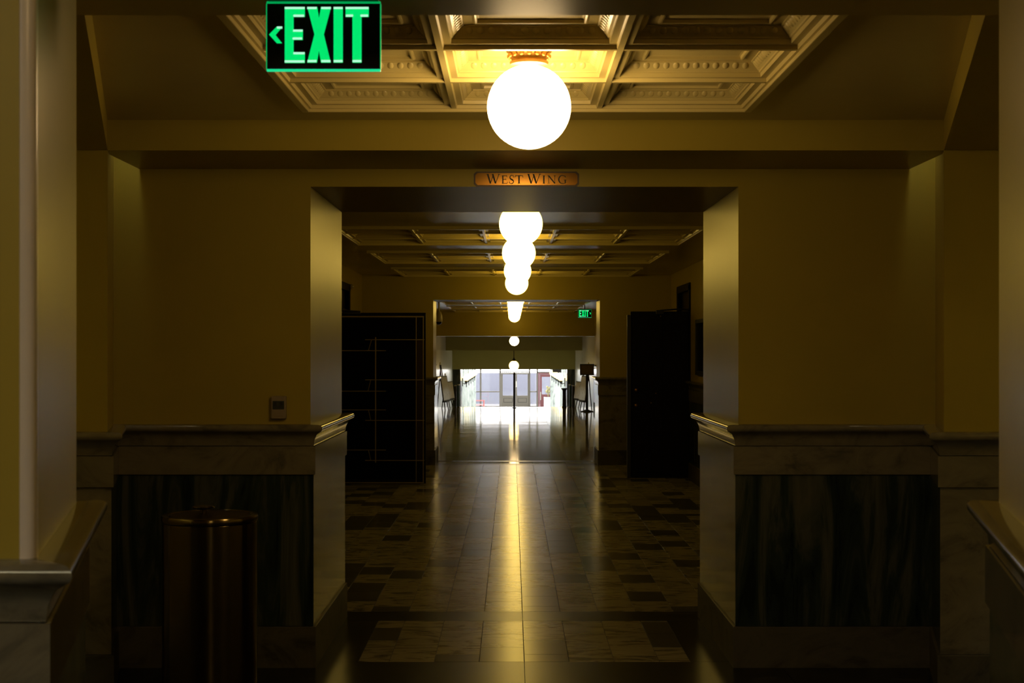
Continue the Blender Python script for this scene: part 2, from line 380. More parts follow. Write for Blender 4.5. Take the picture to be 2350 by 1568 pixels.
# ------------------------------------------------------------------ walls
def usect(hw, lz, xl, top, y0, y1):
    return B().prism([(-xl, 0), (-hw, 0), (-hw, lz), (hw, lz), (hw, 0), (xl, 0), (xl, top), (-xl, top)], y0, y1, 'Y')
S(usect(HW, LZ, 3.2, 2.9, YP, YJ), 'wall_front', 'paint', 'cream wall with the wide portal below the wing sign', 'wall')
S(usect(HW2, LZ2, 2.4, 2.9, YF, YG), 'wall_back', 'paint', 'cream wall with the second portal at the far end of the corridor', 'wall')
for sx, nm in ((-1, 'left'), (1, 'right')):
    # pilaster with splayed side beside the portal wall
    S(B().prism([(sx * 3.2, 6.53), (sx * 1.92, 6.53), (sx * 2.08, YP), (sx * 3.2, YP)], 0, 2.9), 'wall_pilaster_' + nm, 'paint',
      f'splayed cream pilaster at the {nm} end of the portal wall', 'wall')
    # near pier with rounded corner
    A = Vector((sx * 0.914, 2.54)); Bk = Vector((sx * 1.136, 3.51))
    def rounded(p, d1, d2, r=0.022, n=6):
        d1 = d1.normalized(); d2 = d2.normalized()
        a = p + d1 * r * 1.2; c = p + d2 * r * 1.2
        return [tuple((1 - t) ** 2 * a + 2 * t * (1 - t) * p + t * t * c) for t in [k / n for k in range(n + 1)]]
    out = Vector((sx, 0))
    poly = [(sx * 3.2, 2.54)] + rounded(A, out, Bk - A) + rounded(Bk, A - Bk, out) + [(sx * 3.2, 3.51)]
    pier = S(B().prism(poly, 0, 3.1), 'wall_pier_' + nm, 'paint', f'near cream pier at the {nm} edge of the picture', 'wall', None, 50)
    ca = rounded(A, out, Bk - A, 0.024)      # pale added strip: the highlight on the pier's rounded corner painted as colour
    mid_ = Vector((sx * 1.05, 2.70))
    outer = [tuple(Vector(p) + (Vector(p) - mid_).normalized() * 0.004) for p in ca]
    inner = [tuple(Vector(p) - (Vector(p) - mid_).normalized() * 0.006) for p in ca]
    B().prism(outer + inner[::-1], 1.228, 3.1).build('corner_highlight', 'corner_highlight', pier, 50)
    S(B().box(sx * 3.2, sx * 3.3, -7, YJ, 0, 3.2), 'wall_hall_' + nm, 'paint', f'outer {nm} wall of the near hall', 'wall')
    # corridor side walls (door openings on both sides)
    wl = struct('wall_corridor_' + nm, f'{nm} side wall of the corridor beyond the portal', 'wall')
    da, db = (17.78, 18.95) if sx > 0 else (17.02, 18.2)
    x0, x1 = sx * HC, sx * (HC + 0.24)
    B().box(x0, x1, YJ, da, 0, 2.9).build('wall_section', 'paint', wl)
    B().box(x0, x1, db, YF, 0, 2.9).build('wall_section', 'paint', wl)
    B().box(x0, x1, da, db, 2.42, 2.9).build('wall_section', 'paint', wl)
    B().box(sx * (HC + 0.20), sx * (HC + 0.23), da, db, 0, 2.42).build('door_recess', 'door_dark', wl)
    # casing with transom
    B().box(sx * (HC - 0.02), sx * (HC + 0.05), da - 0.09, da, 0, 2.42).build('door_casing', 'door_dark', wl)
    B().box(sx * (HC - 0.02), sx * (HC + 0.05), db, db + 0.09, 0, 2.42).build('door_casing', 'door_dark', wl)
    B().box(sx * (HC - 0.02), sx * (HC + 0.05), da - 0.09, db + 0.09, 2.36, 2.45).build('door_casing', 'door_dark', wl)
    B().box(sx * (HC - 0.01), sx * (HC + 0.05), da, db, 2.06, 2.12).build('transom_bar', 'door_dark', wl)
    B().box(sx * (HC + 0.03), sx * (HC + 0.035), da, db, 2.12, 2.36).build('transom_pane', 'door_glass_dark', wl)
    # second corridor, stair hall and lobby side walls
    w2 = struct('wall_second_' + nm, f'{nm} side wall of the far corridor and stair', 'wall')
    B().box(x0, x1, YG, 38.4, -0.1, 2.9).build('wall_section', 'paint', w2)
    B().box(x0, x1, 38.4, 50.3, -2.1, 2.9).build('wall_section', 'paint_pale', w2)
    B().box(x0, x1, 50.3, 80.0, -2.1, 2.4).build('wall_section', 'marble_white', w2)
    B().box(sx * (HC + 0.0), sx * 3.3, 80.0, 80.2, -2.1, 2.4).build('wall_section', 'marble_white', w2)
    B().box(sx * 3.2, sx * 3.3, 80.2, 89, -2.1, 2.4).build('wall_section', 'marble_white', w2)
    # lobby pilasters
    B().box(sx * HC, sx * 1.885, 50.3, 51.0, ZL, 2.2).build('pilaster', 'marble_green', w2)
    for yy in (54.2, 57.2, 60.2, 63.2, 66.2, 70.0, 75.0):
        B().box(sx * HC, sx * 1.96, yy - 0.28, yy + 0.28, ZL, 2.2, 0.01).build('pilaster', 'marble_white', w2)
    B().box(sx * HC, sx * 1.93, 52.0, 52.5, ZL, 2.2, 0.01).build('pilaster', 'marble', w2)

# back of the hall behind the camera, lit by a skylight
S(B().box(-3.2, 3.2, -7.1, -7.0, 0, 3.2), 'wall_hall_back', 'paint', 'back wall of the near hall', 'wall')
w3 = struct('window_3', 'skylight over the hall behind the viewpoint', 'window')
B().box(-2.7, -1.5, -2.1, -0.3, 3.20, 3.205).build('pane', 'glass', w3)
B().box(-2.12, -2.08, -2.1, -0.3, 3.15, 3.24).build('glazing_bar', 'taupe', w3)

# ceiling beams and headers
S(B().box(-1.95, 1.95, 6.53, YP, 2.52, 2.95), 'trim_1', 'paint', 'deep cream ceiling beam in front of the portal wall', 'beam')
S(B().box(-3.2, 3.2, 2.54, 3.90, 2.52, 3.15), 'trim_2', 'ceiling', 'near ceiling beam at the top edge above the exit sign', 'beam')
for sx, n in ((-1, 3), (1, 4)):
    S(B().prism([(sx * 1.235, 3.90), (sx * 1.92, 6.53), (sx * 2.9, 6.53), (sx * 2.9, 3.90)], 2.52, 2.95), 'trim_%d' % n, 'paint',
      'splayed ceiling beam on the %s running to the pilaster' % ('left' if sx < 0 else 'right'), 'beam')
S(B().box(-HC, HC, 38.4, 38.9, 1.99, 2.95), 'trim_5', 'paint', 'wide cream header across the end of the far corridor', 'header')
S(B().box(-HC, HC, 45.0, 45.4, 1.605, 2.4), 'trim_6', 'paint_green', 'sage header above the stairs', 'header')
S(B().box(-HC, HC, 50.0, 50.4, 0.94, 2.4), 'trim_7', 'paint_green', 'lowest sage header above the lobby entrance', 'header')
S(B().box(-HC, HC, 38.9, 45.0, 2.15, 2.35), 'ceiling_stair', 'ceiling', 'ceiling over the upper stairs', 'ceiling')
S(B().box(-HC, HC, 45.4, 50.0, 1.95, 2.15), 'ceiling_stair_lower', 'ceiling', 'ceiling over the lower stairs', 'ceiling')
cl_ = struct('ceiling_lobby', 'white ceiling of the lower lobby around a long skylight', 'ceiling')
for (x0, x1, y0, y1) in ((-3.3, 3.3, 50.4, 52.5), (-3.3, 3.3, 85.5, 89.0), (-3.3, -1.8, 52.5, 85.5), (1.8, 3.3, 52.5, 85.5)):
    B().box(x0, x1, y0, y1, 2.2, 2.4).build('ceiling_strip', 'paint_pale', cl_)
w6 = struct('window_6', 'long glazed skylight over the lower lobby', 'window')
for k in range(11):
    B().box(-1.8, 1.8, 52.5 + k * 3.3 - 0.05, 52.5 + k * 3.3 + 0.05, 2.25, 2.38).build('glazing_bar', 'taupe', w6)
    if k < 10: B().box(-1.8, 1.8, 52.55 + k * 3.3, 55.75 + k * 3.3, 2.30, 2.31).build('pane', 'glass', w6)
ch_ = struct('ceiling_hall', 'ceiling of the hall behind the camera', 'ceiling')
for (x0, x1, y0, y1) in ((-3.2, 3.2, -7, -2.1), (-3.2, 3.2, -0.3, 2.54), (-3.2, -2.7, -2.1, -0.3), (-1.5, 3.2, -2.1, -0.3)):
    B().box(x0, x1, y0, y1, 3.1, 3.25).build('ceiling_strip', 'ceiling', ch_)

# ------------------------------------------------------------------ coffered ceilings
CW, CD = 0.627, 0.60
def coffer_meshes():
    hx, hy = CW / 2, CD / 2
    rings = [(0.0, -0.014), (0.011, -0.014), (0.015, 0.0), (0.040, 0.0), (0.042, 0.015), (0.048, 0.017), (0.050, 0.022),
             (0.054, 0.025), (0.060, 0.030), (0.078, 0.048), (0.084, 0.050), (0.084, 0.055), (0.118, 0.055),
             (0.120, 0.050), (0.126, 0.048), (0.132, 0.050), (0.134, 0.061), (0.140, 0.0625)]
    b = B(); vs = []; fs = []
    for i, (d, z) in enumerate(rings):
        x, y = hx - d, hy - d
        vs += [(-x, -y, z), (x, -y, z), (x, y, z), (-x, y, z)]
        if i:
            for k in range(4):
                k2 = (k + 1) % 4; fs.append(((i - 1) * 4 + k, (i - 1) * 4 + k2, i * 4 + k2, i * 4 + k))
    L = (len(rings) - 1) * 4; fs.append((L, L + 1, L + 2, L + 3))
    b.add(vs, fs)
    me = bpy.data.meshes.new('coffer'); me.from_pydata(b.v, [], b.f); me.materials.append(M['ceiling'])
    for p in me.polygons: pass
    e = B()
    for side in range(4):
        n = 12; half = (hx if side % 2 == 0 else hy) - 0.085
        for k in range(n):
            t = -half + (k + 0.5) * 2 * half / n
            d, z = 0.069, 0.039
            sl = Vector((0.018, 0.018)).normalized()          # along the sloping band (inset, up)
            nr = Vector((sl.y, -sl.x))                        # out of the band, into the coffer
            q = B(); q.sphere((0, 0, 0), 1.0, 8, 6)
            vs = []
            for (u, v, w) in q.v:                             # u along the side, v out of the band, w along the slope
                iu = u * 0.0125; ins = d + nr.x * v * 0.0036 + sl.x * w * 0.015; zz = z + nr.y * v * 0.0036 + sl.y * w * 0.015
                if side == 0: p = (t + iu, -hy + ins, zz)
                elif side == 1: p = (hx - ins, t + iu, zz)
                elif side == 2: p = (t + iu, hy - ins, zz)
                else: p = (-hx + ins, t + iu, zz)
                vs.append(p)
            e.add(vs, q.f)
    em = e.mesh('egg_moulding', 'ceiling', 60)
    return me, em
COF, EGG = coffer_meshes()
def coffer_field(parent, yc, nx, ny):
    for i in range(nx):
        for j in range(ny):
            o = link('coffer', COF, parent, ((i - (nx - 1) / 2) * CW, yc + (j - (ny - 1) / 2) * CD, CZ))
            link('egg_moulding', EGG, o, kind='stuff')
    hx, hy = nx * CW / 2, ny * CD / 2
    f = B()   # raised border fillet
    for (x0, x1, y0, y1) in ((-hx - 0.035, hx + 0.035, -hy - 0.035, -hy), (-hx - 0.035, hx + 0.035, hy, hy + 0.035), (-hx - 0.035, -hx, -hy, hy), (hx, hx + 0.035, -hy, hy)):
        B().box(x0, x1, yc + y0, yc + y1, CZ - 0.028, CZ + 0.05, 0.004).build('border_moulding', 'ceiling', parent)
def ceiling_with_holes(name, label, xh, ya, yb, centres, nx, ny, poly=None):
    c = struct(name, label, 'ceiling')
    hx, hy = nx * CW / 2, ny * CD / 2
    ys = [ya]
    for yc in centres: ys += [yc - hy, yc + hy]
    ys.append(yb)
    for k in range(0, len(ys), 2):
        if ys[k + 1] - ys[k] > 0.002:
            B().box(-xh, xh, ys[k], ys[k + 1], CZ, CZ + 0.04).build('ceiling_strip', 'ceiling', c)
    for yc in centres:
        for sx in (-1, 1): B().box(sx * hx, sx * xh, yc - hy, yc + hy, CZ, CZ + 0.04).build('ceiling_strip', 'ceiling', c)
        coffer_field(c, yc, nx, ny)
    B().box(-xh, xh, ya, yb, CZ + 0.2, CZ + 0.26).build('ceiling_slab', 'ceiling', c)
    return c
ceiling_with_holes('ceiling', 'coffered plaster ceiling of the near bay', 2.3, 3.90, 6.53, [5.25], 3, 3)
ceiling_with_holes('ceiling_corridor', 'coffered plaster ceiling of the corridor beyond the portal', HC, YJ, YF, [9.66, 13.05, 16.0, 18.98], 5, 3)
S2C = [25.0, 28.1, 31.2, 34.3, 37.3]
ceiling_with_holes('ceiling_second', 'coffered plaster ceiling of the far corridor', HC, YG, 38.4, [22.3] + S2C, 5, 3)

# ------------------------------------------------------------------ wainscot
PROF = {
    'cap': ('marble', [(0, 1.135), (0.012, 1.118), (0.020, 1.120), (0.024, 1.150), (0.038, 1.178), (0.058, 1.191), (0.064, 1.195), (0.068, 1.202), (0.069, 1.210), (0.066, 1.218), (0.060, 1.2235), (0.052, 1.226), (0, 1.228)]),
    'band': ('marble', [(0, 0.975), (0.028, 0.975), (0.028, 1.117), (0, 1.117)]),
    'panel': ('marble_green', [(0, 0.208), (0.018, 0.208), (0.018, 0.973), (0, 0.973)]),
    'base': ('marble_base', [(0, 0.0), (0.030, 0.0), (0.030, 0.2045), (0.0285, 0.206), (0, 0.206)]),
}
def wainscot(name, label, path, mirror=False, over=None, slab_len=1.25, skip=()):
    root = struct(name, label, 'wainscot')
    P = [Vector(p) for p in path]; n = len(P)
    nor = []
    for i in range(n - 1):
        d = (P[i + 1] - P[i]).normalized(); nor.append(Vector((d.y, -d.x)))
    def off(i, d):
        if i == 0: return P[0] + nor[0] * d
        if i == n - 1: return P[-1] + nor[-1] * d
        a, b = nor[i - 1], nor[i]; m = a + b
        return P[i] + m * (d / max(0.15, 1 + a.dot(b)))
    for i in range(n - 1):
        if i in skip: continue
        L = (P[i + 1] - P[i]).length
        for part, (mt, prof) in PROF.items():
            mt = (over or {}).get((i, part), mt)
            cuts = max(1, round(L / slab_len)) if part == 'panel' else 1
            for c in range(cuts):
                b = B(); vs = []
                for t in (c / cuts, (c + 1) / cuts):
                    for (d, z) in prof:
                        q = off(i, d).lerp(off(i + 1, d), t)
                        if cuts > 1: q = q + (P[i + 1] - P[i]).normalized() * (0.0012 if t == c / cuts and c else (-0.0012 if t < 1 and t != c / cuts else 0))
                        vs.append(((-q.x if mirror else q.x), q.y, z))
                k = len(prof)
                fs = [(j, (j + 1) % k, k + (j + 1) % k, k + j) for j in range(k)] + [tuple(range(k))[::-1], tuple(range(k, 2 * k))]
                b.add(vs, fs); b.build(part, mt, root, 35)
    return root
for mir, nm in ((False, 'left'), (True, 'right')):
    wainscot('trim_pier_' + nm, f'marble wainscot around the near pier on the {nm}', [(-3.2, 2.54), (-0.914, 2.54), (-1.136, 3.51), (-3.2, 3.51)], mir,
             {(0, 'panel'): 'marble', (1, 'panel'): 'marble_green'}, 4.0)
    wainscot('trim_portal_' + nm, f'veined green marble wainscot of the portal wall and jamb on the {nm}',
             [(-3.2, 6.53), (-1.92, 6.53), (-2.08, YP), (-HW, YP), (-HW, YJ), (-HC, YJ)], mir,
             {(0, 'panel'): 'marble', (3, 'panel'): 'marble', (4, 'panel'): 'marble'}, 4.0)
    da, db = (17.78, 18.95) if mir else (17.02, 18.2)
    wainscot('trim_corridor_' + nm, f'marble wainscot along the {nm} side of the corridor up to the open door', [(-HC, YJ + 0.04), (-HC, da - 0.09)], mir)
    wainscot('trim_corner_' + nm, f'marble wainscot of the far portal wall on the {nm}',
             [(-HC, db + 0.09), (-HC, YF), (-HW2, YF), (-HW2, YG), (-HC, YG), (-HC, 38.4)], mir, {(1, 'panel'): 'marble', (2, 'panel'): 'marble', (4, 'panel'): 'marble'}, 4.0)

# ------------------------------------------------------------------ globe lamps
def globe_mesh(m):
    return B().sphere((0, 0, -0.223), 0.1545, 48, 24).mesh('globe', m, 180)
GM = globe_mesh('globe'); GM2 = globe_mesh('globe_mid'); GM3 = globe_mesh('globe_far')
CAN = B().lathe([(0.02, -0.066), (0.070, -0.068), (0.072, -0.058), (0.063, -0.052), (0.067, -0.038), (0.076, -0.026), (0.084, -0.020), (0.086, -0.008), (0.080, 0.0)], 40).mesh('canopy', 'brass', 40)
bd = B()
for k in range(16):
    a = 2 * math.pi * k / 16
    bd.sphere((0.073 * math.cos(a), 0.073 * math.sin(a), -0.036), 0.0095, 10, 8)
BEAD = bd.mesh('bead_ring', 'brass', 180)
lamps = [(5.25, 'large lit globe ceiling lamp hanging nearest, in front of the wing sign'),
         (10.1, 'lit globe ceiling lamp cut off by the portal lintel, largest of the row beyond it'),
         (13.1, 'second lit globe ceiling lamp beyond the portal lintel'),
         (16.05, 'third lit globe ceiling lamp beyond the portal lintel'),
         (18.98, 'lowest and smallest lit globe before the second portal'),
         (25.0, 'lit globe lamp cut off by the second portal lintel'),
         (28.1, 'second lit globe lamp in the overlapping row beyond the second portal'),
         (31.2, 'third lit globe lamp in the overlapping row beyond the second portal'),
         (34.3, 'fourth lit globe lamp in the overlapping row beyond the second portal'),
         (37.3, 'lowest lit globe of the overlapping row against the cream header')]
for y, lab in lamps:
    t = thing('globe_lamp', lab, 'lamp', (0, y, CZ + 0.0625), 'globe lamps along the corridor ceiling')
    link('globe', GM if y < 8 else (GM2 if y < YF else GM3), t); c = link('canopy', CAN, t); link('bead_ring', BEAD, c, kind='stuff')
# lamp over the upper stairs
t = thing('globe_lamp', 'small lit globe lamp alone against the first sage header', 'lamp', (0, 40.6, 2.15), 'globe lamps along the corridor ceiling')
B().sphere((0, 0, -0.275), 0.136, 32, 16).build('globe', 'globe', t, 180)
B().lathe([(0.06, -0.15), (0.07, -0.12), (0.05, -0.1), (0.05, -0.03), (0.07, 0.0)], 24).build('canopy', 'brass', t, 40)
t = thing('pendant_lamp', 'lit globe pendant on a thin rod over the stairs in front of the lobby', 'lamp', (0, 47.5, 1.95))
zc = zpx(839.6, 47.5) - 1.95
B().sphere((0, 0, zc), 0.165, 32, 16).build('globe', 'globe_dim', t, 180)
B().tube([(0, 0, 0), (0, 0, zc + 0.2)], 0.012).build('rod', 'black', t)
B().lathe([(0.05, zc + 0.14), (0.07, zc + 0.16), (0.03, zc + 0.24), (0.012, zc + 0.28)], 20).build('fitter_cap', 'black', t, 40)
# unseen lamp added in the hall to brighten the pier fronts
t = thing('globe_lamp', 'unseen globe lamp added in the hall to light the near piers', 'lamp', (0, 0.7, 3.1), 'globe lamps along the corridor ceiling')
link('globe', GM, t); c = link('canopy', CAN, t)

# ------------------------------------------------------------------ exit signs
def exit_sign(label, loc, flip=False):
    t = thing('exit_sign', label, 'exit sign', loc, 'lit green exit signs')
    k = 1 / 7.58 / 882.0
    def U(x): return (x - 1155) * k
    def V(y): return (635 - y) * k
    W2, H2 = 990 * k, 600 * k
    B().box(-W2, W2, -0.004, 0.004, -H2, H2, 0.002).build('panel', 'exit_panel', t)
    B().box(-W2, W2, -0.0055, 0.0055, -H2 - 0.001, -H2 + 0.0045, 0.001).build('lower_edge', 'exit_low', t)
    B().box(-W2, W2, -0.0055, 0.0055, H2 - 0.005, H2 + 0.001, 0.001).build('upper_edge', 'exit_edge', t)
    for sx in (-1, 1): B().box(sx * W2 - 0.0012, sx * W2 + 0.0012, -0.005, 0.005, -H2 + 0.005, H2 - 0.005).build('side_edge', 'exit_edge', t)
    B().box(-W2 * 0.96, W2 * 0.96, -0.02, 0.02, H2, 0.104).build('mounting_box', 'black', t)
    dx = -1155 + 1155
    sh = 0 if not flip else -190
    def poly(name, pts, hl=(), mir=False):
        f = (lambda x: -U(x)) if mir else (lambda x: U(x + sh))
        q = B().prism([(f(x), V(y)) for x, y in pts], -0.0075, -0.004, 'Y').build(name, 'exit_green', t)
        for (x0, x1, y) in hl:
            B().box(f(x0), f(x1), -0.0085, -0.0074, V(y + 18), V(y - 18), 0.0).build('bright_edge', 'exit_bright', q)
    poly('letter', [(485, 130), (830, 130), (830, 300), (635, 300), (635, 525), (795, 525), (795, 700), (635, 700), (635, 915), (830, 915), (830, 1100), (485, 1100)],
         [(485, 830, 150), (635, 820, 285), (630, 795, 543), (622, 785, 680), (635, 830, 935), (485, 825, 1078)])
    poly('letter', [(875, 130), (1045, 130), (1078, 330), (1115, 130), (1285, 130), (1160, 605), (1280, 1095), (1115, 1095), (1075, 880), (1040, 1095), (875, 1095), (1000, 605)],
         [(875, 1040, 150), (1118, 1285, 150), (880, 1036, 1072), (1120, 1278, 1072)])
    poly('letter', [(1333, 130), (1490, 130), (1490, 1095), (1333, 1095)], [(1333, 1490, 150), (1335, 1488, 1072)])
    poly('letter', [(1540, 130), (1940, 130), (1940, 300), (1815, 300), (1815, 1095), (1660, 1095), (1660, 300), (1540, 300)],
         [(1540, 1940, 150), (1545, 1670, 283), (1800, 1930, 283), (1662, 1815, 1072)])
    poly('arrow', [(440, 470), (350, 470), (212, 610), (345, 758), (435, 758), (320, 615)], [(350, 440, 490)], flip)
    return t
exit_sign('large green lit exit sign with left arrow hanging from the near beam', (xpx(743, 3.7), 3.7, zpx(84, 3.7)))
exit_sign('small distant green lit exit sign with right arrow beyond the second portal', (xpx(1342, 32.0), 32.0, zpx(720, 32.0)), True)
B().tube([(xpx(1342, 32.0), 32.0, 2.52), (xpx(1342, 32.0), 32.0, CZ)], 0.01).build('stem', 'black', bpy.data.objects['exit_sign.001']).matrix_parent_inverse = Matrix.Translation(-Vector((xpx(1342, 32.0), 32.0, zpx(720, 32.0))))

# ------------------------------------------------------------------ wing sign
K = 1 / (6.714 * 453.3)
t = thing('wing_sign', 'bronze plaque with black capital letters above the portal', 'sign', (xpx(1208, YP), YP, zpx(411.5, YP)))
def chamfer(w, h, c): return [(-w + c, -h), (w - c, -h), (w, -h + c), (w, h - c), (w - c, h), (-w + c, h), (-w, h - c), (-w, -h + c)]
B().prism(chamfer(810 * K, 116 * K, 38 * K), -0.008, 0.0, 'Y').build('border', 'bronze_dark', t)
B().prism(chamfer(784 * K, 92 * K, 34 * K), -0.010, -0.008, 'Y').build('plate', 'bronze', t)
def strokes(name, segs, x0, x1, yt, yb):
    """segs: (ax, ay, bx, by, width) in a unit cell, y up; width in cell heights"""
    b = B(); w, h = (x1 - x0), (yb - yt)
    def T(u, v): return ((x0 + u * w - 1195) * K, (212 - (yb - v * h)) * K)
    i = 0
    for s in segs:
        i += 1; dz = 0.00002 * i
        if s[0] == 'q': pts = s[1]
        else:
            ax, ay, bx, by, wd = s
            if abs(by - ay) > 0.35 * abs(bx - ax) * w / h:
                ww = wd * h / w / 2; pts = [(ax - ww, ay), (ax + ww, ay), (bx + ww, by), (bx - ww, by)]
            else:
                ww = wd / 2; pts = [(ax, ay - ww), (bx, by - ww), (bx, by + ww), (ax, ay + ww)]
        b.prism([T(u, v) for u, v in pts], -0.0114 - dz, -0.0099, 'Y')
    return b
def arc_strokes(pts, widths):
    out = []
    for i in range(len(pts) - 1):
        (ax, ay), (bx, by) = pts[i], pts[i + 1]
        d = Vector((bx - ax, by - ay)).normalized(); n = Vector((-d.y, d.x))
        d0 = Vector((pts[i][0] - pts[i - 1][0], pts[i][1] - pts[i - 1][1])).normalized() if i else d
        d1 = Vector((pts[i + 2][0] - bx, pts[i + 2][1] - by)).normalized() if i + 2 < len(pts) else d
        n0 = (d0 + d).normalized(); n0 = Vector((-n0.y, n0.x)); n1 = (d1 + d).normalized(); n1 = Vector((-n1.y, n1.x))
        w0, w1 = widths[i] / 2, widths[i + 1] / 2
        out.append(('q', [(ax + n0.x * w0, ay + n0.y * w0), (bx + n1.x * w1, by + n1.y * w1), (bx - n1.x * w1, by - n1.y * w1), (ax - n0.x * w0, ay - n0.y * w0)]))
    return out
Wg = [(0.05, 1, 0.27, 0, 0.17), (0.27, 0, 0.48, 0.92, 0.07), (0.44, 1, 0.66, 0, 0.17), (0.66, 0, 0.93, 1, 0.07), (-0.04, 0.98, 0.16, 0.98, 0.05), (0.36, 0.98, 0.53, 0.98, 0.05), (0.85, 0.98, 1.03, 0.98, 0.05)]
Eg = [(0.22, 0, 0.22, 1, 0.15), (0.05, 0.03, 0.95, 0.03, 0.07), (0.05, 0.97, 0.90, 0.97, 0.07), (0.2, 0.53, 0.72, 0.53, 0.07), (0.94, 0.0, 0.98, 0.24, 0.06), (0.86, 0.98, 0.88, 0.78, 0.06), (0.72, 0.42, 0.72, 0.64, 0.05)]
sp = [(0.90, 0.80), (0.80, 0.95), (0.55, 1.0), (0.28, 0.93), (0.18, 0.75), (0.30, 0.60), (0.55, 0.50), (0.82, 0.38), (0.90, 0.22), (0.75, 0.06), (0.45, 0.0), (0.18, 0.06), (0.08, 0.24)]
Sg = arc_strokes(sp, [0.06, 0.07, 0.08, 0.12, 0.17, 0.19, 0.20, 0.19, 0.17, 0.12, 0.08, 0.07, 0.06]) + [(0.88, 0.70, 0.88, 0.98, 0.05), (0.08, 0.04, 0.08, 0.32, 0.05)]
Tg = [(0.5, 0, 0.5, 1, 0.17), (0.03, 0.96, 0.97, 0.96, 0.075), (0.03, 0.98, 0.0, 0.74, 0.06), (0.97, 0.98, 1.0, 0.74, 0.06), (0.32, 0.02, 0.68, 0.02, 0.045)]
Ig = [(0.5, 0, 0.5, 1, 0.17), (0.05, 0.02, 0.95, 0.02, 0.045), (0.05, 0.98, 0.95, 0.98, 0.045)]
Ng = [(0.14, 0, 0.14, 1, 0.065), (0.12, 1, 0.88, 0, 0.18), (0.88, 0, 0.88, 1, 0.065), (0.0, 0.02, 0.28, 0.02, 0.045), (0.0, 0.98, 0.18, 0.98, 0.045), (0.74, 0.98, 1.02, 0.98, 0.045)]
gp = [(0.90, 0.82), (0.75, 0.95), (0.52, 1.0), (0.28, 0.92), (0.12, 0.70), (0.08, 0.48), (0.14, 0.26), (0.30, 0.08), (0.54, 0.0), (0.75, 0.03), (0.90, 0.10)]
Gg = arc_strokes(gp, [0.06, 0.07, 0.08, 0.12, 0.15, 0.165, 0.15, 0.12, 0.08, 0.07, 0.07]) + [(0.88, 0.05, 0.88, 0.45, 0.14), (0.70, 0.45, 1.03, 0.45, 0.05), (0.90, 0.72, 0.90, 0.97, 0.05)]
for segs, x0, x1, yt, yb in ((Wg, 588, 788, 135, 281), (Eg, 812, 906, 158, 282), (Sg, 925, 1006, 156, 284), (Tg, 1020, 1142, 156, 282),
                             (Wg, 1215, 1415, 135, 281), (Ig, 1440, 1486, 158, 282), (Ng, 1520, 1648, 158, 282), (Gg, 1682, 1808, 156, 284)):
    strokes('letter', segs, x0, x1, yt, yb).build('letter', 'letter_black', t)

# ------------------------------------------------------------------ thermostat
t = thing('thermostat', 'small ivory thermostat with grey screen on the wall above the wainscot', 'thermostat', (xpx(641, YP), YP, zpx(935, YP)))
k = YP / F
B().box(-17 * k, 17 * k, -0.028, 0.0, -26 * k, 26 * k, 0.004).build('body', 'plastic', t)
B().box(-13 * k, 13 * k, -0.031, -0.027, -4 * k, 15 * k, 0.001).build('screen', 'screen', t)
for (x0, x1, z0, z1) in ((-10, -3, 2, 12), (4, 10, 6, 12), (0, 9, -1, 3)):
    B().box(x0 * k, x1 * k, -0.0316, -0.0308, z0 * k, z1 * k).build('digit', 'screen_mark', t)
B().box(-11 * k, 11 * k, -0.0295, -0.0278, -20 * k, -8 * k, 0.001).build('button_panel', 'plastic', t)

# ------------------------------------------------------------------ litter bin
bx, by = xpx(482, 6.3), 6.3
t = thing('litter_bin', 'tall cylindrical brushed bronze litter bin against the left portal wainscot', 'bin', (bx, by, 0))
rb = 0.207
B().lathe([(rb * 0.96, 0.0), (rb * 0.98, 0.01), (rb, 0.03), (rb, 0.842), (rb - 0.003, 0.846)], 64).build('body', 'bin', t, 35)
B().lathe([(rb + 0.003, 0.848), (rb + 0.005, 0.853), (rb + 0.005, 0.868), (rb + 0.001, 0.874), (rb - 0.02, 0.876), (rb - 0.03, 0.870), (rb - 0.03, 0.850)], 64).build('rim', 'bin', t, 35)
B().lathe([(0.02, 0.868), (rb - 0.032, 0.868), (rb - 0.034, 0.874), (0.08, 0.880), (0.03, 0.882)], 48).build('lid', 'bronze_dark', t, 35)
B().lathe([(0.014, 0.88), (0.014, 0.900), (0.045, 0.906), (0.050, 0.912), (0.045, 0.916), (0.01, 0.918)], 32, (-0.02, -0.04, 0)).build('knob', 'bin', t, 35)

# ------------------------------------------------------------------ open doors in the corridor
d = 16.96; sL = d / F
t = thing('open_door', 'dark open door with thin brass bars standing out from the left corridor wall', 'door', (-HC, d, 0))
def DX(x): return xpx(x, d) + HC
def DZ(y): return zpx(y, d)
xr = DX(977)
B().box(0.0, xr, 0.0, 0.045, 0.012, DZ(718), 0.003).build('leaf', 'door_dark', t)
B().box(0.06, DX(952), -0.006, 0.001, DZ(1100), DZ(733)).build('glass', 'door_glass_dark', t)
def bar(x0, x1, y0, y1, yo=-0.014, m='dark_brass'):
    B().box(DX(x0), DX(x1), yo, -0.004, DZ(y1), DZ(y0), 0.001).build('bar', m, t)
bar(771, 973, 725.5, 728.5); bar(771, 973, 1107, 1109)
bar(970.5, 972.5, 728, 1107); bar(954.5, 956, 728, 1107)
bar(861, 863.5, 774, 1062, -0.016)
for y in (780, 872, 965, 1057): bar(838, 974, y - 0.9, y + 0.9)
for y in (805, 898, 941, 1033): bar(771, 886, y - 0.9, y + 0.9)
for (xa, ya, xb, yb2) in ((853, 780, 846, 804), (851, 873, 845, 897), (846, 942, 851, 964), (846, 1034, 851, 1056)):
    B().tube([(DX(xa), -0.014, DZ(ya)), (DX(xb), -0.014, DZ(yb2))], 0.005, 8).build('diagonal_bar', 'dark_brass', t)
